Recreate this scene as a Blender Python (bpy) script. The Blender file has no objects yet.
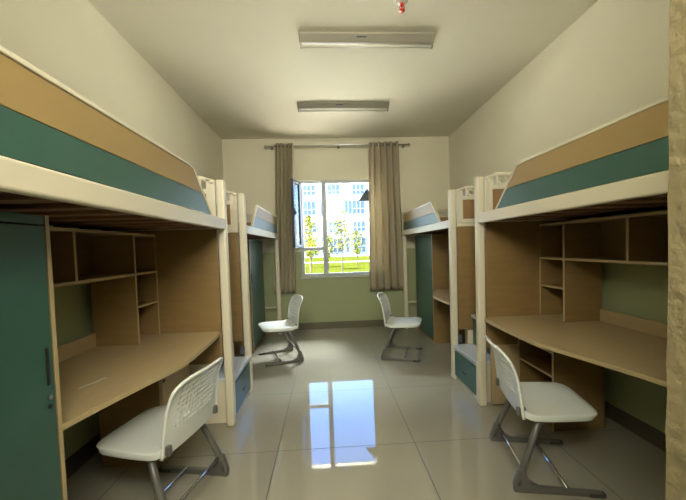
import bpy, bmesh, math, random
from mathutils import Vector, Matrix
random.seed(7)
S = bpy.context.scene
COL = S.collection

# ---------------------------------------------------------------- camera
F, CX, CY, CH = 347.99, 346.42, 261.70, 1.30
YAW, PITCH, ROLL = -0.056, 0.042, -0.031
fw = Vector((-math.sin(YAW)*math.cos(PITCH), math.cos(YAW)*math.cos(PITCH), -math.sin(PITCH)))
rt = Vector((math.cos(YAW), math.sin(YAW), 0)); up = rt.cross(fw)
c_, s_ = math.cos(ROLL), math.sin(ROLL)
rt, up = c_*rt + s_*up, -s_*rt + c_*up
cam_data = bpy.data.cameras.new('camera'); cam = bpy.data.objects.new('camera', cam_data); COL.objects.link(cam)
M4 = Matrix((rt, up, -fw)).transposed().to_4x4(); M4.translation = Vector((0, 0, CH)); cam.matrix_world = M4
cam_data.sensor_fit = 'HORIZONTAL'; cam_data.sensor_width = 36; cam_data.lens = F/686*36
cam_data.shift_x = (343-CX)/686; cam_data.shift_y = (CY-250)/686
cam_data.clip_start = 0.02; cam_data.clip_end = 500
S.camera = cam

# ---------------------------------------------------------------- world, sun, large lights, exposure
S.view_settings.view_transform = 'Standard'; S.view_settings.look = 'None'
S.view_settings.gamma = 1; S.view_settings.use_curve_mapping = False
S.view_settings.exposure = 1.85
w = bpy.data.worlds.new('sky'); S.world = w; w.use_nodes = True
nt = w.node_tree; bg = nt.nodes['Background']
sky = nt.nodes.new('ShaderNodeTexSky'); sky.sky_type = 'NISHITA'; sky.sun_disc = False
sky.sun_elevation = math.radians(48); sky.sun_rotation = math.radians(200); sky.air_density = 1.2; sky.dust_density = .6
tint = nt.nodes.new('ShaderNodeMix'); tint.data_type = 'RGBA'; tint.blend_type = 'MULTIPLY'; tint.inputs[0].default_value = 1; tint.inputs[7].default_value = (.62, .80, 1.15, 1)
nt.links.new(sky.outputs[0], tint.inputs[6]); nt.links.new(tint.outputs[2], bg.inputs[0]); bg.inputs[1].default_value = 0.5

def light(name, kind, loc, aim, energy, color, **kw):
    d = bpy.data.lights.new(name, kind); d.energy = energy; d.color = color
    for k, v in kw.items(): setattr(d, k, v)
    o = bpy.data.objects.new(name, d); COL.objects.link(o); o.location = loc
    o.rotation_euler = (Vector(aim)-Vector(loc)).to_track_quat('-Z', 'Y').to_euler()
    return o
light('sun', 'SUN', (-32, -4.5, 30), (0, 0, 0), 38.0, (1, .93, .80), angle=0.01)
# fill lamp added behind the camera to brighten ceiling and upper walls
light('corridor_fill', 'AREA', (-.05, -.75, 2.55), (0.15, 3, 2.75), 47, (1, .95, .80), shape='RECTANGLE', size=1.8, size_y=.6)
# unseen area lamp added high outside, strengthens the light through the window
light('fill_over_window', 'AREA', (0.3, 9.2, 6.2), (0.2, 4.6, 0.9), 1800, (.93, .98, 1), shape='RECTANGLE', size=3.2, size_y=2.2)

# ---------------------------------------------------------------- materials
def mat(name, col, rough=.5, metal=0, noise=None, bump=0, bscale=60, coat=0, spec=.5):
    m = bpy.data.materials.new(name); m.use_nodes = True; n = m.node_tree.nodes; l = m.node_tree.links
    b = n['Principled BSDF']; b.inputs['Base Color'].default_value = (*col, 1)
    b.inputs['Roughness'].default_value = rough; b.inputs['Metallic'].default_value = metal
    b.inputs['Coat Weight'].default_value = coat; b.inputs['Specular IOR Level'].default_value = spec
    tc = n.new('ShaderNodeTexCoord')
    if noise:
        sc, amt = noise
        mp = n.new('ShaderNodeMapping'); l.new(tc.outputs['Object'], mp.inputs[0])
        mp.inputs['Scale'].default_value = sc if isinstance(sc, tuple) else (sc,)*3
        t = n.new('ShaderNodeTexNoise'); t.inputs['Scale'].default_value = 1; t.inputs['Detail'].default_value = 4
        l.new(mp.outputs[0], t.inputs[0])
        mx = n.new('ShaderNodeMix'); mx.data_type = 'RGBA'
        mx.inputs[6].default_value = (*[x*(1-amt) for x in col], 1); mx.inputs[7].default_value = (*[min(1, x*(1+amt)) for x in col], 1)
        l.new(t.outputs[0], mx.inputs[0]); l.new(mx.outputs[2], b.inputs['Base Color'])
    if bump:
        t2 = n.new('ShaderNodeTexNoise'); t2.inputs['Scale'].default_value = bscale; t2.inputs['Detail'].default_value = 5
        l.new(tc.outputs['Object'], t2.inputs[0]); bp = n.new('ShaderNodeBump'); bp.inputs['Strength'].default_value = bump
        bp.inputs['Distance'].default_value = .01
        l.new(t2.outputs[0], bp.inputs['Height']); l.new(bp.outputs[0], b.inputs['Normal'])
    return m
CREAM = (.60, .56, .43)
WALLC = (.71, .68, .53); GREENW = (.33, .37, .205)
def wall_material():
    m = mat('painted_wall', WALLC, .75, bump=.12, bscale=35); n = m.node_tree.nodes; l = m.node_tree.links
    b = n['Principled BSDF']; tc = n.new('ShaderNodeTexCoord'); sp = n.new('ShaderNodeSeparateXYZ'); l.new(tc.outputs['Object'], sp.inputs[0])
    g = n.new('ShaderNodeMath'); g.operation = 'LESS_THAN'; g.inputs[1].default_value = DADO; l.new(sp.outputs['Z'], g.inputs[0])
    mx = n.new('ShaderNodeMix'); mx.data_type = 'RGBA'; mx.inputs[6].default_value = (*WALLC, 1); mx.inputs[7].default_value = (*GREENW, 1)
    l.new(g.outputs[0], mx.inputs[0])
    t = n.new('ShaderNodeTexNoise'); t.inputs['Scale'].default_value = 1.7; l.new(tc.outputs['Object'], t.inputs[0])
    hs = n.new('ShaderNodeHueSaturation'); mr = n.new('ShaderNodeMapRange'); mr.inputs[3].default_value = .94; mr.inputs[4].default_value = 1.05
    l.new(t.outputs[0], mr.inputs[0]); l.new(mr.outputs[0], hs.inputs['Value']); l.new(mx.outputs[2], hs.inputs['Color'])
    l.new(hs.outputs[0], b.inputs['Base Color'])
    return m
DADO = 1.25
M = {}
M['wall'] = wall_material()
M['ceiling'] = mat('ceiling_paint', (.72, .68, .54), .8, noise=(.8, .04), bump=.08, bscale=25)
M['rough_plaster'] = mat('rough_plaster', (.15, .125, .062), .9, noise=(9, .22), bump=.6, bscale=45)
M['base'] = mat('baseboard_tile', (.085, .07, .05), .3, noise=(6, .2))
M['cream'] = mat('cream_enamel', CREAM, .38, noise=(3, .04))
M['steel_white'] = mat('pale_enamel_tread', (.50, .54, .60), .3, noise=(4, .05))
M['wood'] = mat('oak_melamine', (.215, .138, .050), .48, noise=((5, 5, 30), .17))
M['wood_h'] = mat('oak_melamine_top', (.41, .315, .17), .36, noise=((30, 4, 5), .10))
M['edge'] = mat('pale_edge_band', (.42, .33, .18), .45)
M['guard_wood'] = mat('guard_oak', (.31, .215, .085), .5, noise=((30, 2.5, 8), .07))
M['orange'] = mat('headboard_inset', (.26, .15, .07), .5, noise=(6, .1))
M['green'] = mat('teal_enamel', (.040, .104, .080), .34, noise=(7, .09))
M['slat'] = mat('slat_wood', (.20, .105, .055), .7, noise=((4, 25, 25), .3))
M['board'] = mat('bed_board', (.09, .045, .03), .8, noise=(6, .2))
M['plastic'] = mat('white_plastic', (.62, .65, .61), .36)
M['grey'] = mat('grey_leg_metal', (.13, .125, .11), .42, metal=.3)
M['chrome'] = mat('chrome', (.62, .62, .62), .2, metal=1)
M['black'] = mat('black_plastic', (.012, .013, .014), .45)
M['rubber'] = mat('rubber', (.04, .038, .035), .7)
M['alu'] = mat('window_aluminium', (.42, .46, .50), .35, noise=(5, .04))
M['alu_dark'] = mat('dark_sash_edge', (.07, .085, .12), .45)
M['fixture'] = mat('lamp_enamel', (.30, .28, .22), .42)
M['tube'] = mat('lamp_tube', (.55, .53, .44), .22)
M['red'] = mat('red_glass_bulb', (.45, .02, .015), .2, coat=.5)
M['lawn'] = mat('lawn_grass', (.026, .031, .004), .9, noise=(.35, .35), spec=0)
M['facade'] = mat('white_render', (.34, .335, .32), .8, noise=(.3, .04), spec=.1)
M['facade_glass'] = mat('far_window_glass', (.03, .055, .11), .3, noise=(.8, .2))
M['bark'] = mat('bark', (.06, .045, .03), .9, noise=(8, .2), spec=.1)
M['leaf'] = mat('young_leaf', (.075, .080, .005), .8, noise=(3, .3), spec=.05)
M['concrete'] = mat('concrete', (.16, .14, .11), .9, noise=(3, .1))
M['patch'] = mat('slate_patch', (.06, .08, .09), .6)
def floor_material():
    m = mat('polished_tile', (.300, .285, .225), .04, noise=(2.2, .06), spec=.85); n = m.node_tree.nodes; l = m.node_tree.links
    b = n['Principled BSDF']; old = b.inputs['Base Color'].links[0].from_socket
    tc = n.new('ShaderNodeTexCoord'); sp = n.new('ShaderNodeSeparateXYZ'); l.new(tc.outputs['Object'], sp.inputs[0])
    outs = []
    for ax, off in (('X', .537), ('Y', 2.214)):
        a = n.new('ShaderNodeMath'); a.operation = 'ADD'; a.inputs[1].default_value = -off + 8.94 + .447; l.new(sp.outputs[ax], a.inputs[0])
        d = n.new('ShaderNodeMath'); d.operation = 'MODULO'; d.inputs[1].default_value = .894; l.new(a.outputs[0], d.inputs[0])
        e = n.new('ShaderNodeMath'); e.operation = 'SUBTRACT'; e.inputs[1].default_value = .447; l.new(d.outputs[0], e.inputs[0])
        g = n.new('ShaderNodeMath'); g.operation = 'ABSOLUTE'; l.new(e.outputs[0], g.inputs[0])
        h = n.new('ShaderNodeMath'); h.operation = 'LESS_THAN'; h.inputs[1].default_value = .0032; l.new(g.outputs[0], h.inputs[0]); outs.append(h)
    mxm = n.new('ShaderNodeMath'); mxm.operation = 'MAXIMUM'; l.new(outs[0].outputs[0], mxm.inputs[0]); l.new(outs[1].outputs[0], mxm.inputs[1])
    mx = n.new('ShaderNodeMix'); mx.data_type = 'RGBA'; l.new(mxm.outputs[0], mx.inputs[0]); l.new(old, mx.inputs[6]); mx.inputs[7].default_value = (.085, .075, .055, 1)
    l.new(mx.outputs[2], b.inputs['Base Color'])
    rr = n.new('ShaderNodeMapRange'); rr.inputs[3].default_value = .03; rr.inputs[4].default_value = .6
    l.new(mxm.outputs[0], rr.inputs[0]); l.new(rr.outputs[0], b.inputs['Roughness'])
    return m
M['floor'] = floor_material()
def glass_material():
    m = bpy.data.materials.new('window_glass'); m.use_nodes = True; n = m.node_tree.nodes; l = m.node_tree.links
    n.remove(n['Principled BSDF']); out = n['Material Output']
    t = n.new('ShaderNodeBsdfTransparent'); t.inputs[0].default_value = (.95, .98, .97, 1)
    g = n.new('ShaderNodeBsdfGlossy'); g.inputs['Roughness'].default_value = .02
    fr = n.new('ShaderNodeFresnel'); fr.inputs[0].default_value = 1.45; mx = n.new('ShaderNodeMixShader')
    l.new(fr.outputs[0], mx.inputs[0]); l.new(t.outputs[0], mx.inputs[1]); l.new(g.outputs[0], mx.inputs[2]); l.new(mx.outputs[0], out.inputs[0])
    return m
M['glass'] = glass_material()
def curtain_material():
    m = mat('curtain_cloth', (.60, .54, .40), .9, noise=((40, 40, 6), .08)); n = m.node_tree.nodes; l = m.node_tree.links
    b = n['Principled BSDF']; tr = n.new('ShaderNodeBsdfTranslucent'); tr.inputs[0].default_value = (.62, .55, .40, 1)
    mx = n.new('ShaderNodeMixShader'); mx.inputs[0].default_value = .35
    out = n['Material Output']; l.new(b.outputs[0], mx.inputs[1]); l.new(tr.outputs[0], mx.inputs[2]); l.new(mx.outputs[0], out.inputs[0])
    return m
M['curtain'] = curtain_material()

# ---------------------------------------------------------------- helpers
class MB:
    """collects shapes (world coordinates) and links them as ONE mesh object"""
    def __init__(s): s.bm = bmesh.new()
    def prism(s, pts, axis, a, b):      # polygon extruded along an axis; pts are the other two coordinates in xyz order
        def P(p, t):
            if axis == 'x': return (t, p[0], p[1])
            if axis == 'y': return (p[0], t, p[1])
            return (p[0], p[1], t)
        v0 = [s.bm.verts.new(P(p, a)) for p in pts]; v1 = [s.bm.verts.new(P(p, b)) for p in pts]
        n = len(pts); s.bm.faces.new(v0[::-1]); s.bm.faces.new(v1)
        for i in range(n): s.bm.faces.new((v0[i], v0[(i+1) % n], v1[(i+1) % n], v1[i]))
        return s
    def box(s, x0, x1, y0, y1, z0, z1):
        x0, x1 = min(x0, x1), max(x0, x1); y0, y1 = min(y0, y1), max(y0, y1)
        return s.prism([(x0, y0), (x1, y0), (x1, y1), (x0, y1)], 'z', z0, z1)
    def tube(s, pts, r, n=10, r1=None):
        pts = [Vector(p) for p in pts]; rings = []; m = len(pts)
        ref = None
        for i, p in enumerate(pts):
            d = (pts[min(i+1, m-1)]-pts[max(i-1, 0)]).normalized()
            if ref is None: ref = d.orthogonal().normalized()
            a = (ref - d*ref.dot(d)).normalized(); ref = a; b = d.cross(a)
            rr = r if r1 is None else r + (r1-r)*i/(m-1)
            rings.append([s.bm.verts.new(p + rr*(math.cos(6.28318*k/n)*a + math.sin(6.28318*k/n)*b)) for k in range(n)])
        for i in range(m-1):
            for k in range(n): s.bm.faces.new((rings[i][k], rings[i][(k+1) % n], rings[i+1][(k+1) % n], rings[i+1][k]))
        s.bm.faces.new(rings[0][::-1]); s.bm.faces.new(rings[-1]); return s
    def lathe(s, prof, c, n=20):
        rings = [[s.bm.verts.new((c[0]+r*math.cos(6.28318*k/n), c[1]+r*math.sin(6.28318*k/n), c[2]+z)) for k in range(n)] for r, z in prof]
        for i in range(len(rings)-1):
            for k in range(n): s.bm.faces.new((rings[i][k], rings[i][(k+1) % n], rings[i+1][(k+1) % n], rings[i+1][k]))
        s.bm.faces.new(rings[0][::-1]); s.bm.faces.new(rings[-1]); return s
    def build(s, name, m, parent=None, bevel=0, smooth=False, seg=2):
        bmesh.ops.recalc_face_normals(s.bm, faces=s.bm.faces)
        off = Vector(parent['_w']) if parent is not None else None
        if off is None:
            lo = [min(v.co[i] for v in s.bm.verts) for i in range(3)]; hi = [max(v.co[i] for v in s.bm.verts) for i in range(3)]
            off = Vector(((lo[0]+hi[0])/2, (lo[1]+hi[1])/2, lo[2]))
            if m in (M['wall'], M['floor'], M['ceiling'], M['lawn']): off = Vector((0, 0, 0))
        for v in s.bm.verts: v.co -= off
        me = bpy.data.meshes.new(name); s.bm.to_mesh(me); s.bm.free(); me.materials.append(m)
        o = bpy.data.objects.new(name, me); COL.objects.link(o)
        if parent is not None: o.parent = parent
        else: o.location = off
        o['_w'] = list(off)
        if bevel:
            bv = o.modifiers.new('bevel', 'BEVEL'); bv.width = bevel; bv.segments = seg; bv.limit_method = 'ANGLE'; bv.angle_limit = .6
        if smooth:
            for p in me.polygons: p.use_smooth = True
        return o
def tag(o, label=None, cat=None, group=None, kind=None):
    if label: o['label'] = label
    if cat: o['category'] = cat
    if group: o['group'] = group
    if kind: o['kind'] = kind
    return o
def thing(name, loc, label, cat, group=None):
    o = bpy.data.objects.new(name, None); COL.objects.link(o); o.location = loc; o['_w'] = list(loc); o.empty_display_size = .1
    return tag(o, label, cat, group)
def dup(root, loc, rotz, label):
    r = root.copy(); COL.objects.link(r); r.location = loc; r.rotation_euler = (0, 0, rotz); r['label'] = label
    for ch in list(root.children):
        c = ch.copy(); COL.objects.link(c); c.parent = r
        for g in list(ch.children):
            d = g.copy(); COL.objects.link(d); d.parent = c
    return r
def struct(name, mb, m, bevel=0): return tag(mb.build(name, m, None, bevel), kind='structure')

# ---------------------------------------------------------------- room shell
XL, XR, D, H = -1.56, 2.017, 5.56, 3.023
WX0, WX1, WZ0, WZ1 = -.40, .95, .845, 2.365          # window opening
FY0, FY1 = .10, .50                                  # door-side wall
DX0, DX1, DZ = -.62, .530, 3.02                      # opening the picture is taken from
struct('floor', MB().box(XL-.2, XR+.2, -2.1, D+.2, -.12, 0), M['floor'])
struct('ceiling', MB().box(XL-.2, XR+.2, -2.1, D+.2, H, H+.15), M['ceiling'])
struct('wall_left', MB().box(XL-.2, XL, -2.1, D+.2, 0, H), M['wall'])
struct('wall_right', MB().box(XR, XR+.2, -2.1, D+.2, 0, H), M['wall'])
b = MB(); b.box(XL, WX0, D, D+.2, 0, H); b.box(WX1, XR, D, D+.2, 0, H); b.box(WX0, WX1, D, D+.2, 0, WZ0); b.box(WX0, WX1, D, D+.2, WZ1, H)
struct('wall_back', b, M['wall'])
b = MB(); b.box(XL, DX0, FY0, FY1, 0, H); b.box(DX1+.004, XR, FY0, FY1, 0, H)
struct('wall_front', b, M['wall'])
# rough plastered jamb of the opening, at the right edge of the picture
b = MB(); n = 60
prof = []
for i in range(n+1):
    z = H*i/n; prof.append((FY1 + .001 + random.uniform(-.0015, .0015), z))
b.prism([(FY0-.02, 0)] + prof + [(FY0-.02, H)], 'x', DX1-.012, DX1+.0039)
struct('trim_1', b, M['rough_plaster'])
struct('wall_corridor', MB().box(XL-.2, XR+.2, -2.3, -2.1, 0, H), M['wall'])
struct('baseboard_left', MB().box(XL, XL+.012, FY1, D, 0, .11), M['base'], .002)
struct('baseboard_right', MB().box(XR-.012, XR, FY1, D, 0, .11), M['base'], .002)
struct('baseboard_back', MB().box(XL+.012, XR-.012, D-.012, D, 0, .11), mat('baseboard_tile_back', (.13, .12, .075), .3, noise=(6, .1)), .002)

# window: frame, mullion, transom, panes, open sash
wn = thing('window_1', (.27, D+.06, WZ0), None, None); wn['kind'] = 'structure'
WY0, WY1 = D+.03, D+.085
b = MB(); t = .045
b.box(WX0, WX1, WY0, WY1, WZ0, WZ0+t); b.box(WX0, WX1, WY0, WY1, WZ1-t, WZ1)
b.box(WX0, WX0+t, WY0, WY1, WZ0+t, WZ1-t); b.box(WX1-t, WX1, WY0, WY1, WZ0+t, WZ1-t)
b.build('window_frame', M['alu'], wn, .004)
b = MB(); b.box(-.052, .022, WY0-.004, WY1-.002, WZ0+t, WZ1-t); b.box(-.022, -.008, WY0-.012, WY0-.003, WZ0+t, WZ1-t); b.build('mullion', M['alu'], wn, .004)
MB().box(WX0+t, -.052, WY0-.002, WY1-.002, 1.26, 1.315).build('transom', M['alu'], wn, .004)
MB().box(.022, WX1-t, D+.055, D+.061, WZ0+t, WZ1-t).build('window_pane', M['glass'], wn)
MB().box(WX0+t, -.052, D+.055, D+.061, WZ0+t, 1.26).build('window_pane', M['glass'], wn)
b = MB(); b.box(WX0-.02, WX1+.02, D-.035, D+.03, WZ0-.03, WZ0-.001); b.build('window_sill', mat('sill_stone', (.44, .48, .40), .25, noise=(8, .1)), wn, .006)
MB().prism([(.535, 2.03), (.71, 2.03), (.71, 2.19), (.685, 2.235)], 'y', D+.050, D+.0545).build('corner_patch', M['patch'], wn)
# open sash, swung into the room about the left jamb
sx = WX0 + .005; sy1 = D-.005; sl = .30; ang = math.radians(107)
sroot = MB()
def sb(mb, a0, a1, z0, z1, th0=-.02, th1=.02):
    dx, dy = math.cos(-ang), math.sin(-ang); nx, ny = -dy, dx
    pts = [(sx+dx*a+nx*q, sy1+dy*a+ny*q) for a, q in ((a0, th0), (a1, th0), (a1, th1), (a0, th1))]
    mb.prism(pts, 'z', z0, z1)
sz0, sz1 = 1.315, WZ1-.02
sb(sroot, .0, sl, sz0, sz0+.045); sb(sroot, 0, sl, sz1-.045, sz1); sb(sroot, 0, .045, sz0+.045, sz1-.045); sb(sroot, sl-.075, sl, sz0+.045, sz1-.045)
sash = sroot.build('open_sash', M['alu_dark'], wn, .003)
q = MB(); sb(q, .045, sl-.075, sz0+.045, sz1-.045, -.003, .003); q.build('sash_pane', M['glass'], sash)
q = MB(); sb(q, sl-.035, sl-.015, 1.80, 1.90, .02, .032); sb(q, sl-.03, sl-.02, 1.82, 1.86, .032, .05); q.build('sash_handle', M['black'], sash, .002)

# ---------------------------------------------------------------- outdoors
struct('ground', MB().box(-70, 70, D+.25, 140, -.9, -.6), M['lawn'])
tag(MB().box(-60, 60, 43, 46, -.599, -.56).build('paved_path', M['concrete']), kind='structure')
tag(MB().box(-40, 40, D+.26, 21.5, -.599, -.55).build('bounce_yard', mat('bounce_paving', (.74, .70, .60), .8, noise=(.7, .06))), kind='structure')  # pale reflector added below the sight line, bounces sun up to the ceiling
tag(MB().box(-1.6, 2.1, D+.201, D+.30, 2.42, 2.52).build('ledge', M['concrete']), kind='structure')
bd = thing('apartment_building', (4, 70, -.6), 'large white apartment building with rows of blue windows beyond the lawn', 'building')
b = MB(); b.box(-32, 40, 70, 82, -.6, 16.4); b.box(-32.3, 40.3, 69.7, 82.3, 16.4, 17); b.build('wall', M['facade'], bd)
for r, (z0, hh) in enumerate(((.3, 2.9), (4.5, 1.9), (8.0, 2.6), (11.9, 1.9), (15.0, .9))):
    for i in range(-4, 7):
        x = 1.8 + i*4.9
        wd = MB().box(x-1.15, x+1.15, 69.93, 70, z0, z0+hh).build('window', M['facade_glass'], bd)
        mbar = MB()
        for k in (-.4, .4): mbar.box(x+k-.05, x+k+.05, 69.88, 69.93, z0, z0+hh)
        mbar.box(x-1.15, x+1.15, 69.88, 69.93, z0+hh*.35, z0+hh*.35+.1)
        mb_ = mbar.build('window_bar', M['facade'], wd)
        if r in (0, 2): MB().box(x-2.75, x-2.2, 69.93, 70, z0, z0+hh).build('narrow_window', M['facade_glass'], bd)
        if r == 2: MB().box(x-1.9, x-1.4, 69.93, 70, z0, z0+hh).build('narrow_window', M['facade_glass'], bd)
def tree(x, y, h, cr, label):
    t = thing('young_tree', (x, y, -.6), label, 'tree', 'young trees on the lawn')
    rnd = random.Random(int(x*100+y))
    tr = MB(); tr.tube([(x, y, -.6), (x+.04*h*.2, y, -.6+h*.5), (x-.03, y, -.6+h*.92)], .055, 7, .02)
    for k in range(7):
        a = k*2.4; z = -.6+h*(.42+.07*k); tr.tube([(x, y, z), (x+math.cos(a)*cr*.6, y+math.sin(a)*cr*.6, z+cr*.55)], .022, 5, .008)
    tr.build('trunk', M['bark'], t)
    f = MB()
    for k in range(520):
        u = rnd.random()**.5; th = rnd.uniform(0, 6.283); zz = rnd.uniform(-1, 1); env = math.sqrt(max(0, 1-zz*zz))*(1.05-.3*zz)
        lobe = .75+.35*math.sin(3*th+5*zz)
        c = Vector((x+math.cos(th)*cr*u*env*lobe, y+math.sin(th)*cr*u*env*lobe, -.6+h*.68+zz*h*.32))
        a = Vector((rnd.uniform(-1, 1), rnd.uniform(-1, 1), rnd.uniform(-1, 1))).normalized(); bb = a.orthogonal().normalized(); sz = rnd.uniform(.06, .13)*(.6+cr*.5)
        vs = [f.bm.verts.new(c+sz*(a*p+bb*q)) for p, q in ((-1, 0), (0, -.5), (1, 0), (0, .5))]; f.bm.faces.new(vs)
    f.build('foliage', M['leaf'], t)
tree(-1.05, 22, 3.9, .75, 'thin young tree behind the opened sash of the window')
tree(1.05, 24, 4.6, .9, 'tallest young tree, seen through the middle of the wide pane')
tree(.1, 30, 3.0, .9, 'short bushy tree just right of the window mullion')
tree(2.9, 33, 3.4, 1.0, 'bushy young tree at the right edge of the wide pane')
tree(-1.5, 34, 2.8, .9, 'low bushy tree seen in the narrow left window bay')

# ---------------------------------------------------------------- curtains and rod
rod = thing('curtain_rod', (.24, 5.44, 2.87), 'thin pale curtain rod across the window wall below the ceiling', 'curtain rod')
MB().tube([(-.87, 5.44, 2.87), (1.33, 5.44, 2.87)], .011, 10).build('rod', M['fixture'], rod, smooth=True)
for x in (-.88, 1.34): MB().lathe([(.004, -.02), (.018, -.012), (.02, 0), (.018, .012), (.004, .02)], (x, 5.44, 2.87), 12).build('finial', M['fixture'], rod, smooth=True)
for x in (-.80, .24, 1.27):
    b = MB(); b.tube([(x, 5.44, 2.87), (x, 5.558, 2.87)], .007, 8); b.lathe([(.02, -.02), (.02, .02)], (x, 5.548, 2.87), 10); b.build('bracket', M['fixture'], rod)
def curtain(xt0, xt1, xb0, xb1, zb, npl, label, seed, flare=0):
    rnd = random.Random(seed); NX, NZ = npl*12, 26
    me = bpy.data.meshes.new('curtain'); vs = []; fs = []
    ph = [rnd.uniform(.8, 1.2) for _ in range(npl+2)]
    for j in range(NZ+1):
        v = j/NZ; z = 2.915 + (zb-2.915)*v; x0 = xt0+(xb0-xt0)*v**1.2; x1 = xt1+(xb1-xt1)*v**1.2
        for i in range(NX+1):
            u = i/NX; k = u*npl; am = .045*(ph[int(k)] * (1-(k % 1)) + ph[int(k)+1]*(k % 1))*(1+.25*v)
            y = 5.44 + am*math.sin(6.283*k+.3*math.sin(4*v)) + .004*math.sin(17*u+9*v)
            x = x0 + (x1-x0)*u + .008*math.sin(12.566*k)*(.5+v)
            vs.append((x, y, z))
    for j in range(NZ):
        for i in range(NX): a = j*(NX+1)+i; fs.append((a, a+1, a+NX+2, a+NX+1))
    me.from_pydata(vs, [], fs); me.materials.append(M['curtain'])
    for p in me.polygons: p.use_smooth = True
    t = thing('curtain', ((xt0+xt1)/2, 5.44, zb), label, 'curtain', 'curtains at the window')
    o = bpy.data.objects.new('curtain_cloth', me); COL.objects.link(o); o.parent = t; o.location = -Vector(t['_w'])
    sd = o.modifiers.new('s', 'SOLIDIFY'); sd.thickness = .002
    for k in range(npl):
        x = xt0 + (xt1-xt0)*(k+.5)/npl
        g = MB(); g.tube([(x+.0, 5.44+.022*math.cos(a), 2.87+.022*math.sin(a)) for a in [6.28318*q/12 for q in range(13)]], .004, 6); g.build('eyelet', M['alu_dark'], t)
curtain(-.74, -.455, -.84, -.505, .62, 5, 'narrow gathered beige curtain left of the window', 3)
curtain(.70, 1.17, .66, 1.22, .60, 5, 'wider beige curtain hanging over the right edge of the window', 5)

# ---------------------------------------------------------------- furniture builders
PLX, PRX = .839, .839
class Side:
    def __init__(s, side): s.s = side
    def x(s, u): return XL+u if s.s == 'L' else XR-u
class Bay:                       # u = distance from the wall, v = distance from the stair end
    def __init__(s, side, y0, d, L): s.s = Side(side); s.y0 = y0; s.d = d; s.L = L; s.side = side
    def y(s, v): return s.y0 + s.d*v
    def box(s, mb, u0, u1, v0, v1, z0, z1): return mb.box(s.s.x(u0), s.s.x(u1), s.y(v0), s.y(v1), z0, z1)
    def root(s, name, u, v, z, label, cat, group): return thing(name, (s.s.x(u), s.y(v), z), label, cat, group)

def loft_bed(B, label):
    t = B.root('loft_bed', .42, B.L/2, 0, label, 'bunk bed', 'loft beds')
    L = B.L
    for u0, u1, h in ((.778, .839, 1.815), (.012, .05, 1.78)):
        for v0 in (0, L-.065):
            mb = MB(); B.box(mb, u0, u1, v0, v0+.062, 0.0, h); mb.build('post', M['cream'], t, .014, seg=3)
    for u0, u1 in ((.806, .838), (.014, .045)):
        mb = MB(); B.box(mb, u0, u1, .066, L-.066, 1.453, 1.532); mb.build('side_rail', M['cream'], t, .010, seg=3)
    for v0 in (.012, L-.05):
        mb = MB(); B.box(mb, .051, .768, v0, v0+.038, 1.462, 1.50); mb.build('end_rail', M['cream'], t, .006)
    k = 0; n = 10
    for k in range(n):
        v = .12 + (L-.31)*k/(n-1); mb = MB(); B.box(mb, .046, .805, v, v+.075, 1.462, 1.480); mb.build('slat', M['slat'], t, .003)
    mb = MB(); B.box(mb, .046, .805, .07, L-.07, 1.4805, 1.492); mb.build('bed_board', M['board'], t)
    # guard: slanted at the stair end
    def guard(name, z0, z1, m, a=.0, th=(.816, .832)):
        def vz(z): return .345 + (z-1.532)/.245*.275 + a
        mb = MB(); Y = B.y; pts = [(Y(vz(z0)), z0), (Y(L-.09), z0), (Y(L-.09), z1), (Y(vz(z1)), z1)]
        mb.prism(pts, 'x', B.s.x(th[0]), B.s.x(th[1])); return mb.build(name, m, t, .002)
    guard('guard_panel', 1.533, 1.646, M['green'], .012)
    guard('guard_panel', 1.648, 1.768, M['guard_wood'], .012)
    mb = MB(); X = lambda u: B.s.x(u)
    vz = lambda z: .345 + (z-1.532)/.245*.275
    mb.prism([(B.y(vz(1.532)-.008), 1.532), (B.y(vz(1.532)+.012), 1.532), (B.y(vz(1.768)+.012), 1.768), (B.y(L-.078), 1.768), (B.y(L-.078), 1.532), (B.y(L-.066), 1.532), (B.y(L-.066), 1.784), (B.y(vz(1.784)-.004), 1.784)], 'x', X(.811), X(.837))
    mb.build('guard_frame', M['cream'], t, .004)
    # headboards: moulded frame with two holes over a wood inset
    for v0 in (.018, L-.046):
        zt = lambda u: 1.812 + .035*min(1, max(0, (.769-u)/.10)) 
        fr = MB(); y0, y1 = B.y(v0), B.y(v0+.028)
        us = [.051, .10, .67, .70, .74, .768]
        top = [(X(u), zt(u)) for u in us] + [(X(u), zt(u)-.026) for u in us[::-1]]
        fr.prism(top, 'y', y0, y1)
        def q(u0, u1, z0, z1): fr.box(X(u0), X(u1), y0, y1, z0, z1)
        q(.052, .11, 1.50, 1.825); q(.705, .733, 1.50, 1.822); q(.733, .767, 1.50, 1.788)
        q(.105, .71, 1.715, 1.752); q(.105, .71, 1.50, 1.535)
        for uc in (.165, .26, .30, .395, .435, .53, .57, .665): q(uc-.008, uc+.008, 1.748, 1.825)
        for uc in (.28, .415, .55): q(uc-.03, uc+.03, 1.748, 1.825)
        for uc in (.2125, .3475, .4825, .6175):
            fr.tube([(X(uc+.034*math.cos(a)), (y0+y1)/2, 1.786+.030*math.sin(a)) for a in [6.28318*k/14 for k in range(15)]], .008, 6)
        fr.build('headboard_frame', M['cream'], t, .004)
        ins = MB(); ym = (y0+y1)/2; ins.box(X(.108), X(.707), ym-.006, ym+.006, 1.533, 1.717); ins.build('headboard_inset', M['orange'], t)
    # end panel at the stairs
    mb = MB(); B.box(mb, .051, .768, .022, .042, .47, 1.461); mb.build('end_panel', M['wood'], t, .002)
    mb = MB(); B.box(mb, .051, .768, L-.045, L-.02, .40, .425); mb.build('tie_bar', M['cream'], t, .004)
    return t
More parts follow.
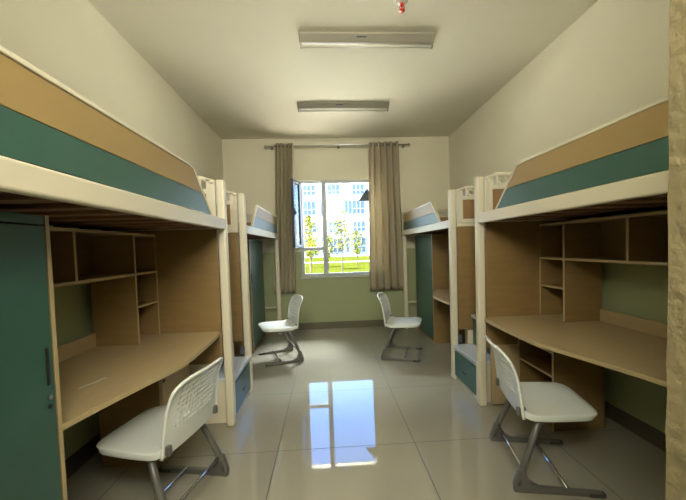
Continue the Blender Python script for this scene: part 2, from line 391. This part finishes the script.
def wardrobe(B, v0, v1, front, label):
    t = B.root('wardrobe', front/2, (v0+v1)/2, 0, label, 'wardrobe', 'wardrobes under the beds')
    mb = MB(); B.box(mb, .052, front, v0, v0+.016, 0, 1.435); B.box(mb, .052, front, v1-.016, v1, 0, 1.435)
    B.box(mb, .052, front-.02, v0+.016, v1-.016, 1.42, 1.435); B.box(mb, .052, front-.02, v0+.016, v1-.016, .05, .066)
    B.box(mb, .052, .06, v0+.016, v1-.016, .066, 1.42); B.box(mb, front-.05, front-.035, v0+.016, v1-.016, 0, .05)
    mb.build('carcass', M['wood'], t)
    for a, c in ((v0, v0+.016), (v1-.016, v1)):
        mb = MB(); B.box(mb, front+.0002, front+.002, a, c, 0, 1.435); mb.build('edge_band', M['edge'], t)
    mb = MB(); B.box(mb, front-.018, front-.001, v0+.018, v1-.018, 1.405, 1.434); mb.build('top_rail', M['green'], t, .001)
    mb = MB(); B.box(mb, front-.018, front, v0+.019, v1-.019, .058, 1.400); d = mb.build('door', M['green'], t, .002)
    mb = MB(); B.box(mb, front, front+.006, v0+.040, v0+.052, .875, 1.0)
    mb.build('handle', M['black'], d, .003)
    mb = MB(); c = (B.s.x(front+.004), B.y(v0+.045), .835); mb.tube([(B.s.x(front-.001), c[1], c[2]), (B.s.x(front+.006), c[1], c[2])], .009, 14)
    mb.build('lock', M['chrome'], d)
    mb = MB(); mb.tube([(B.s.x(front-.001), c[1], c[2]-.03), (B.s.x(front+.004), c[1], c[2]-.03)], .008, 14); mb.build('keyhole', M['black'], d)
    return t
def bookshelf(B, v1, label):
    t = B.root('bookshelf', .17, v1/2, .712, label, 'shelf', 'open shelves above the desks')
    F_ = .33; a = .0435
    col = MB()
    def q(u0, u1, v0_, v1_, z0, z1): B.box(col, u0, u1, v0_, v1_, z0, z1)
    q(.06, F_, a, v1, 1.416, 1.432); q(.06, F_, a, v1, 1.158, 1.174)
    q(.06, F_, a, a+.014, .713, 1.416); q(.06, F_, .318, .334, .713, 1.158); q(.06, F_, .318, .334, 1.174, 1.416)
    q(.06, F_, .845, .861, 1.174, 1.416); q(.06, F_, v1-.014, v1, 1.158, 1.416)
    q(.06, F_-.004, a+.014, .318, .945, .959)
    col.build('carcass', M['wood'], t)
    eb = MB()
    for v0_, v1_, z0, z1 in ((a, v1, 1.416, 1.432), (a, v1, 1.158, 1.174), (.318, .334, .713, 1.158), (.318, .334, 1.174, 1.416), (.845, .861, 1.174, 1.416), (a+.014, .318, .945, .959), (a, a+.014, .713, 1.158)):
        B.box(eb, F_, F_+.002, v0_, v1_, z0, z1)
    eb.build('edge_band', M['edge'], t)
    mb = MB(); B.box(mb, .052, .06, a, v1, 1.158, 1.432); B.box(mb, .052, .06, a, .334, .713, 1.158); mb.build('back_panel', M['wood'], t)
    return t
def desk(B, v1, door_open, label):
    t = B.root('desk', .4, v1/2, 0, label, 'desk', 'built-in desks under the beds')
    s = (v1-.0435)/(1.395-.0435)-1e-4
    du = -.15 if (B.side == 'L' and B.d > 0) else (-.018 if B.side == 'L' else .018)
    crv = [(v, u+du) for v, u in ((1.395, .635), (1.29, .655), (1.15, .692), (1.0, .735), (.9, .765), (.8, .792), (.74, .802), (.65, .805), (.4, .803), (.2, .797), (.09, .785), (.0435, .755))]
    ed = [(B.s.x(u), B.y(.0435+(v-.0435)*s)) for v, u in crv]
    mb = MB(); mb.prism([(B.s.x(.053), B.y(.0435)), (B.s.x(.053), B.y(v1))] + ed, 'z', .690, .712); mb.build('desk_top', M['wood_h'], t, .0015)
    strip = MB(); o1 = [(B.s.x(u+.0015), B.y(.0435+(v-.0435)*s)) for v, u in crv]
    strip.prism(ed + o1[::-1], 'z', .690, .7115); strip.build('edge_band', M['edge'], t)
    mb = MB(); B.box(mb, .053, .069, .335, v1, .7125, .80); mb.build('backsplash', M['wood_h'], t, .002)
    # pedestal under the stair end
    p = MB()
    def q(u0, u1, v0, v1_, z0, z1): B.box(p, u0, u1, v0, v1_, z0, z1)
    q(.15, .51, .46, .476, 0, .6895); q(.15, .51, .0435, .058, 0, .6895); q(.15, .155, .058, .46, 0, .6895)
    q(.155, .505, .058, .46, .53, .544); q(.155, .505, .058, .46, .365, .379); q(.155, .505, .058, .46, .03, .044); q(.49, .50, .058, .46, 0, .03)
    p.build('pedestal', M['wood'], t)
    e = MB()
    for v0, v1_, z0, z1 in ((.46, .476, 0, .689), (.0435, .058, 0, .689), (.058, .46, .53, .544), (.058, .46, .365, .379)): B.box(e, .5102, .512, v0, v1_, z0, z1)
    e.build('pedestal_edge', M['edge'], t)
    if door_open:
        mb = MB(); B.box(mb, .5125, .745, .047, .063, .012, .485); d = mb.build('door', M['wood_h'], t, .002)
        mb = MB(); B.box(mb, .70, .73, .063, .069, .46, .478); mb.build('handle', M['black'], d)
    else:
        mb = MB(); B.box(mb, .5125, .5285, .05, .470, .012, .525); d = mb.build('door', M['wood_h'], t, .002)
        mb = MB(); B.box(mb, .5285, .533, .435, .462, .50, .520); mb.build('handle', M['black'], d, .002)
        mb = MB(); B.box(mb, .5125, .5285, .05, .470, .530, .685); d2 = mb.build('drawer_front', M['wood_h'], t, .002)
    return t
def stairs(side, y0, y1, label):
    X = Side(side).x; yc = (y0+y1)/2
    t = thing('storage_stairs', (X(.42), yc, 0), label, 'steps', 'drawer steps between the beds')
    a, c = y0+.016, y1-.016
    bounds = [(.655, .835), (.49, .655), (.325, .49), (.06, .325)]; zs = [.34, .62, .90, 1.18]
    body = MB()
    for (u0, u1), z in zip(bounds, zs):
        body.box(X(u0+.001), X(u1-.02), a, c, .0, z-.028)
    body.build('body', M['cream'], t)
    for y_, yy in ((y0+.002, y0+.0155), (y1-.0155, y1-.002)):
        mb = MB(); mb.box(X(.06), X(.69), y_, yy, 0, .465); mb.box(X(.69), X(.835), y_, yy, 0, .31); mb.build('side_panel', M['cream'], t)
    for i, ((u0, u1), z) in enumerate(zip(bounds, zs)):
        mb = MB(); mb.box(X(u0-.006 if i < 3 else u0), X(u1+(.003 if i == 0 else .004)), a, c, z-.028, z); mb.build('tread', M['steel_white'], t, .004)
        zb = (.05 if i == 0 else zs[i-1]+.01)
        mb = MB(); mb.box(X(u1-.02), X(u1-.002), a+.02, c-.02, zb, z-(.058 if i == 0 else .040)); d = mb.build('drawer', M['green'], t, .002)
        mb = MB(); mb.box(X(u1-.002), X(u1+.003), yc-.035, yc+.035, (zb+z)/2-.055, (zb+z)/2-.04); mb.build('handle', M['black'], d, .002)
    # dark socket plate on the far side panel
    mb = MB(); mb.box(X(.755), X(.790), y1-.024, y1-.0165, .36, .43) ; 
    mb.build('bracket', M['alu_dark'], t)
    return t

BAYS = {'NL': Bay('L', 2.63, -1, 2.10), 'FL': Bay('L', 3.185, 1, 2.19), 'NR': Bay('R', 2.715, -1, 2.185), 'FR': Bay('R', 3.245, 1, 2.13)}
loft_bed(BAYS['NL'], 'near left loft bed, its orange and teal guard board nearest the camera on the left')
loft_bed(BAYS['NR'], 'near right loft bed with orange and teal guard board, meeting the plaster edge at right')
loft_bed(BAYS['FL'], 'far left loft bed beside the left curtain, behind the steps')
loft_bed(BAYS['FR'], 'far right loft bed beside the right curtain, its guard board lit pale blue')
wardrobe(BAYS['NL'], 1.40, 2.03, .63, 'tall teal wardrobe at the left edge, nearest the camera')
wardrobe(BAYS['NR'], 1.40, 2.11, .63, 'teal wardrobe under the near right bed, behind the plaster edge')
wardrobe(BAYS['FL'], 1.215, 2.12, .60, 'teal wardrobe beside the left curtain, under the far left bed')
wardrobe(BAYS['FR'], 1.195, 2.06, .65, 'teal wardrobe beside the right curtain, under the far right bed')
bookshelf(BAYS['NL'], 1.398, 'open oak shelf unit above the near left desk')
bookshelf(BAYS['NR'], 1.398, 'open oak shelf unit above the near right desk')
bookshelf(BAYS['FL'], 1.213, 'open oak shelf unit under the far left bed')
bookshelf(BAYS['FR'], 1.193, 'open oak shelf unit under the far right bed')
desk(BAYS['NL'], 1.398, False, 'curved oak desk under the near left bed with a small strip lying on it')
desk(BAYS['NR'], 1.398, True, 'curved oak desk under the near right bed with open shelves in its pedestal')
desk(BAYS['FL'], 1.212, False, 'oak desk under the far left bed beyond the steps')
desk(BAYS['FR'], 1.192, False, 'oak desk under the far right bed, its pale edge showing beside the wardrobe')
stairs('L', 2.63, 3.185, 'teal drawer steps between the two left beds')
stairs('R', 2.715, 3.245, 'teal drawer steps between the two right beds')

# ---------------------------------------------------------------- chairs (local: +x is forward)
def make_chair():
    t = thing('school_chair', (0, 0, 0), '', 'chair', 'white plastic chairs')
    # seat shell: grid with waterfall front and gentle dish
    NXs, NYs = 22, 22
    bm = bmesh.new(); g = []
    for i in range(NXs+1):
        u = i/NXs; row = []
        for j in range(NYs+1):
            v = j/NYs*2-1
            a = 2*u-1; sq = 1-.06*abs(a)**5
            hw = .232*sq*(1-.05*u*u-.05*max(0, (u-.8)/.2)**2); x = -.165 + .385*u
            x += -.022*abs(v)**6*(1 if a > 0 else -.5)*abs(a)
            z = .402 - .010*math.exp(-((u-.4)/.3)**2)*(1-v*v) + .014*u - .010*max(0, (u-.88)/.12)**2 + .022*max(0, (.14-u)/.14)**1.7 - .005*abs(v)**6
            row.append(bm.verts.new((x, hw*v, z)))
        g.append(row)
    for i in range(NXs):
        for j in range(NYs): bm.faces.new((g[i][j], g[i+1][j], g[i+1][j+1], g[i][j+1]))
    me = bpy.data.meshes.new('seat'); bmesh.ops.recalc_face_normals(bm, faces=bm.faces); bm.to_mesh(me); bm.free()
    me.materials.append(M['plastic']); o = bpy.data.objects.new('seat', me); COL.objects.link(o); o.parent = t
    for p in me.polygons: p.use_smooth = True
    sd = o.modifiers.new('s', 'SOLIDIFY'); sd.thickness = .034; sd.offset = -1
    bv = o.modifiers.new('b', 'BEVEL'); bv.width = .009; bv.segments = 2; bv.limit_method = 'ANGLE'; bv.angle_limit = .9
    # backrest with rows of diamond holes
    def back(u, v):        # u -1..1 across, v 0..1 upward
        hw = .228 - .020*v - .030*max(0, (v-.90)/.10)**2.4
        z = .378 + .345*v - .018*abs(u)**4*max(0, v-.5)*2
        x = -.178 - .060*v - .042*v**5 + .030*u*u*(.35+.65*v)
        return Vector((x, hw*u, z))
    bm = bmesh.new(); NU, NV = 16, 13; vc = {}
    def vert(a, b):
        k = (round(a*4), round(b*4))
        if k not in vc: vc[k] = bm.verts.new(back(a/NU*2-1, b/NV))
        return vc[k]
    for i in range(NU):
        for j in range(NV):
            c4 = [vert(i, j), vert(i+1, j), vert(i+1, j+1), vert(i, j+1)]
            if 2 <= i < NU-2 and 4 <= j < NV-1:
                sh = 0
                m4 = [(i+.5, j+.06), (i+.94, j+.5), (i+.5, j+.94), (i+.06, j+.5)]
                mm = [bm.verts.new(back(a/NU*2-1, b/NV)) for a, b in m4]
                bm.faces.new((c4[0], c4[1], mm[1], mm[0])); bm.faces.new((c4[1], c4[2], mm[2], mm[1]))
                bm.faces.new((c4[2], c4[3], mm[3], mm[2])); bm.faces.new((c4[3], c4[0], mm[0], mm[3]))
            else: bm.faces.new(c4)
    bmesh.ops.recalc_face_normals(bm, faces=bm.faces)
    me = bpy.data.meshes.new('backrest'); bm.to_mesh(me); bm.free(); me.materials.append(M['plastic'])
    o = bpy.data.objects.new('backrest', me); COL.objects.link(o); o.parent = t
    sd = o.modifiers.new('s', 'SOLIDIFY'); sd.thickness = .004; sd.offset = 0
    # thickened rim of the backrest
    rim = MB(); path = [back(-1, .0+.05*k) for k in range(21)] + [back(-1+.1*k, 1) for k in range(1, 20)] + [back(1, 1-.05*k) for k in range(21)]
    rim.tube([tuple(p) for p in path], .0085, 8); rim.build('backrest_rim', M['plastic'], t, smooth=True)
    for s in (-1, 1):
        mb = MB(); mb.box(-.196, -.150, s*.20-.012, s*.20+.012, .385, .43); mb.build('back_bracket', M['grey'], t, .006)
    for s in (-1, 1):
        mb = MB(); y = .237*s
        leg = [(-.205, y, .035), (-.165, y*.96, .15), (-.115, y*.88, .275), (-.090, y*.82, .335), (-.060, y*.74, .354), (.05, y*.68, .357)]
        mb.tube(leg, .019, 10, .0145); lg = mb.build('leg', M['grey'], t, smooth=True)
        mb = MB(); mb.prism([(-.225, .0), (.20, .0), (.205, .012), (.19, .028), (-.10, .034), (-.150, .060), (-.172, .125), (-.200, .125), (-.228, .035)], 'y', y-.015, y+.015)
        mb.build('foot_rail', M['grey'], t, .006)
        mb = MB(); mb.box(.13, .212, y-.017, y+.017, 0, .022); mb.build('foot_cap', M['rubber'], t, .006)
    MB().tube([(-.178, -.23, .115), (-.178, .23, .115)], .0085, 10).build('crossbar', M['chrome'], t, smooth=True)
    MB().tube([(.035, -.235, .030), (.035, .235, .030)], .0085, 10).build('crossbar', M['chrome'], t, smooth=True)
    MB().tube([(.02, -.162, .357), (.02, .162, .357)], .010, 8).build('seat_support', M['grey'], t, smooth=True)
    return t
CG = make_chair()
spots = [((-.880, 1.815), 168, 'white plastic chair with diamond perforated back at the near left desk'),
         ((1.205, 1.905), -12, 'white plastic chair at the near right desk, beside the plaster edge'),
         ((-.60, 4.15), 200, 'white plastic chair near the left curtain, facing left'),
         ((.875, 4.065), -19, 'white plastic chair near the right curtain, facing right')]
for i, (p, a, lb) in enumerate(spots):
    if i == 0: CG.location = (*p, 0); CG.rotation_euler = (0, 0, math.radians(a)); CG['label'] = lb
    else: dup(CG, (*p, 0), math.radians(a), lb)

# ---------------------------------------------------------------- ceiling lamps, sprinkler, small things
def ceiling_lamp(xa, xb, y, skew, label):
    t = thing('ceiling_light', ((xa+xb)/2, y, H-.09), label, 'ceiling light', 'tube lights on the ceiling')
    zc = H
    mb = MB(); mb.prism([(y-.075, zc), (y+.075, zc), (y+.075, zc-.012), (y+.022, zc-.052), (y-.022, zc-.052), (y-.075, zc-.012)], 'x', xa, xb); mb.build('housing', M['fixture'], t, .002)
    for x in (xa+.012, xb-.012):
        mb = MB(); mb.box(x-.008, x+.008, y-.013, y+.013, zc-.088, zc-.052); mb.build('lamp_holder', M['fixture'], t, .003)
    mb = MB(); mb.tube([(xa+.02, y, zc-.072), (xb-.02, y, zc-.072)], .0125, 12); mb.build('lamp_tube', M['tube'], t, smooth=True)
    mb = MB(); xm = (xa+xb)/2-.05; mb.prism([(y-.0605, zc-.0248), (y-.0615, zc-.0242), (y-.0525, zc-.0308), (y-.0515, zc-.0312)], 'x', xm-.04, xm+.04); mb.build('rating_plate', M['alu_dark'], t)
    t.location = t.location
    return t
ceiling_lamp(-.165, .945, 2.93, 0, 'tube light nearer the camera, the longer of the two in the picture')
ceiling_lamp(-.29, .81, 4.27, 0, 'tube light farther away, nearest the window')
t = thing('fire_sprinkler', (.588, 2.50, H-.075), 'small red fire sprinkler with white collar on the ceiling', 'sprinkler')
MB().lathe([(.042, 0), (.042, -.004), (.028, -.016), (.012, -.018)], (.588, 2.50, H)).build('collar', M['tube'], t, smooth=True)
b = MB(); b.lathe([(.011, -.016), (.011, -.032), (.007, -.034)], (.588, 2.50, H), 10)
for s in (-1, 1): b.tube([(.588+s*.009, 2.50, H-.03), (.588+s*.017, 2.50, H-.048), (.588+s*.003, 2.50, H-.068)], .0035, 6)
b.lathe([(.004, -.066), (.021, -.068), (.021, -.071), (.004, -.074)], (.588, 2.50, H), 12); b.build('frame', M['red'], t)
MB().tube([(.588, 2.50, H-.034), (.588, 2.50, H-.066)], .005, 8).build('bulb', M['red'], t, smooth=True)
b = MB(); pts = [(-1.105, 1.57), (-1.088, 1.60), (-1.082, 1.635), (-1.070, 1.665), (-1.070, 1.70)]
for i in range(len(pts)-1):
    (x0, y0), (x1, y1) = pts[i], pts[i+1]; z0 = .7135+.005*(i % 2); z1 = .7135+.005*((i+1) % 2)
    v = [b.bm.verts.new(p) for p in ((x0-.008, y0+.004, z0), (x0+.008, y0-.004, z0+.002), (x1+.008, y1-.004, z1+.002), (x1-.008, y1+.004, z1), (x0-.008, y0+.004, z0-.001), (x0+.008, y0-.004, z0+.001), (x1+.008, y1-.004, z1+.001), (x1-.008, y1+.004, z1-.001))]
    for f in ((0, 1, 2, 3), (7, 6, 5, 4), (0, 4, 5, 1), (1, 5, 6, 2), (2, 6, 7, 3), (3, 7, 4, 0)): b.bm.faces.new([v[k] for k in f])
tag(b.build('paper_strip', M['plastic']), 'small crumpled pale strip lying on the near left desk', 'paper scrap')

for o in list(bpy.data.objects):
    if '_w' in o: del o['_w']
